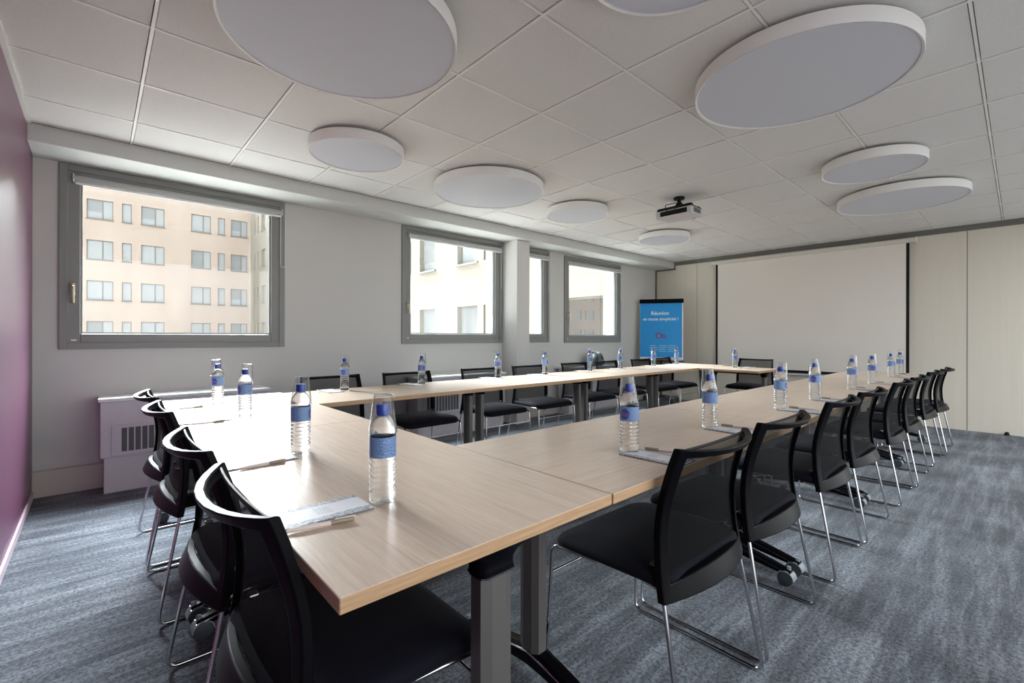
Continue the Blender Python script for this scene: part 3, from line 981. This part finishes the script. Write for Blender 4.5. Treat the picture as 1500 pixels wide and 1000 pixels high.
# the block goes on to the left (seen in the wing's window panes)
t = thing('apartment_building', 'continuation of the beige apartment block, seen mirrored in the opposite window', 'building', (0, FAR_Y, 0))
hl = []
k = 1
while -6.66 * k > -52:
    hl += [(a - 6.66 * k, b - 6.66 * k, zt - 1.5, zt) for a, b in cols[:3] for zt in rows]; k += 1
hl = [h for h in hl if h[1] < -4.2]
obj('wall', slab_with_holes(bmesh.new(), 'x', -56, -4.0, -14, 14.2, 0, .4, hl), M_far, t)
bm = bmesh.new()
for a, b, z0, z1 in hl: box(bm, a, b, .13, .2, z0, z1)
o = obj('window', bm, M_extpane, t); o['kind'] = 'stuff'
# near wing at right angles
WX = 11.0
t = thing('apartment_building', 'pale cream building wing seen close through the windows by the column', 'building', (WX, 0, 0))
wcols = [(12.43, 13.72, 'b'), (15.35, 16.6, 'a'), (17.35, 17.75, 'n'), (11.93, 12.05, 'n'), (41.9, 43.15, 'b'), (44.0, 44.35, 'n'), (45.1, 45.45, 'n'), (6.62, 8.25, 'm'), (20.0, 21.3, 'a'), (23.0, 24.3, 'b')]
wrows = [(.79 + 3.16 * k, 2.29 + 3.16 * k) for k in range(-3, 4)]
holes = [(a, b, z0, z1) for a, b, c in wcols for z0, z1 in wrows]
obj('wall', slab_with_holes(bmesh.new(), 'y', 3.9, FAR_Y - .01, -14, 13, 0, .35, holes), M_wing, t)
for a, b, c in wcols:
    for z0, z1 in wrows:
        bm = bmesh.new(); f = .05 if c != 'n' else .02
        for q in ((a, a + f, z0, z1), (b - f, b, z0, z1), (a + f, b - f, z0, z0 + f), (a + f, b - f, z1 - f, z1)): box(bm, .2, .27, q[0], q[1], q[2], q[3])
        if c != 'n': box(bm, -.07, .2, a - .06, b + .06, z0 - .07, z0 + .005)
        w = obj('window', bm, M_sill, t)
        obj('pane', B(.22, .24, a + f, b - f, z0 + f, z1 - f), M_mirror if c == 'm' else M_extpane, w)
        if c == 'a' or (c == 'b' and z0 < 1): obj('shutter', B(.19, .205, a + f, b - f, z0 + (.45 if z0 > 1 else .05), z1 - f), M_shutter, w)

# courtyard ground below the windows
bm = B(-60, 40, 3.6, 60, -9.2, -9.0)
g = obj('courtyard', bm, mat('courtyard_paving', (200, 196, 188), .9)); g['kind'] = 'structure'
# ------------------------------------------------------------------ light
w = bpy.data.worlds.new('sky'); sc.world = w; w.use_nodes = True
N, L = w.node_tree.nodes, w.node_tree.links
bg = N['Background']
tcw = N.new('ShaderNodeTexCoord'); sw = N.new('ShaderNodeSeparateXYZ')
L.new(tcw.outputs['Generated'], sw.inputs[0])
rw = N.new('ShaderNodeValToRGB')            # bright sky over a darker street below the horizon
rw.color_ramp.elements[0].position = .44; rw.color_ramp.elements[0].color = (.30, .30, .30, 1)
rw.color_ramp.elements[1].position = .54; rw.color_ramp.elements[1].color = (.93, .97, 1.0, 1)
mw = N.new('ShaderNodeMath'); mw.operation = 'MULTIPLY_ADD'; mw.inputs[1].default_value = .5; mw.inputs[2].default_value = .5
L.new(sw.outputs['Z'], mw.inputs[0]); L.new(mw.outputs[0], rw.inputs['Fac']); L.new(rw.outputs['Color'], bg.inputs['Color'])
bg.inputs['Strength'].default_value = 0.8

sun = bpy.data.lights.new('soft_daylight', 'SUN'); sun.energy = 29.0; sun.angle = math.radians(60); sun.color = (.90, .96, 1.0)
so = bpy.data.objects.new('soft_daylight', sun); COL.objects.link(so)
d = Vector((-.30, -.95, -.85))            # from the courtyard side, high
so.rotation_euler = d.to_track_quat('-Z', 'Y').to_euler()

# ------------------------------------------------------------------ camera
f, yaw, roll = 673.69, .8358, .002
cam = bpy.data.cameras.new('camera'); co = bpy.data.objects.new('camera', cam); COL.objects.link(co)
cam.sensor_fit = 'HORIZONTAL'; cam.sensor_width = 36.0; cam.lens = f * 36.0 / 1500
cam.shift_y = -(500 - 492.8) / 1500
cam.clip_start = .02; cam.clip_end = 300
Fw = Vector((math.cos(yaw), math.sin(yaw), 0)); R0 = Vector((math.sin(yaw), -math.cos(yaw), 0)); U0 = Vector((0, 0, 1))
R2 = R0 * math.cos(roll) + U0 * math.sin(roll); U2 = -R0 * math.sin(roll) + U0 * math.cos(roll)
Mx = Matrix((R2, U2, -Fw)).transposed().to_4x4()
Mx.translation = Vector((.3268, -1.3382, 1.1115))
co.matrix_world = Mx
sc.camera = co

sc.view_settings.view_transform = 'Standard'; sc.view_settings.look = 'None'
sc.view_settings.gamma = 1.0; sc.view_settings.use_curve_mapping = False
sc.view_settings.exposure = 2.1
cy = sc.cycles
cy.use_denoising = True
cy.max_bounces = 14; cy.diffuse_bounces = 7; cy.glossy_bounces = 6; cy.transmission_bounces = 10; cy.transparent_max_bounces = 24
cy.caustics_reflective = False; cy.caustics_refractive = False
cy.sample_clamp_indirect = 6.0
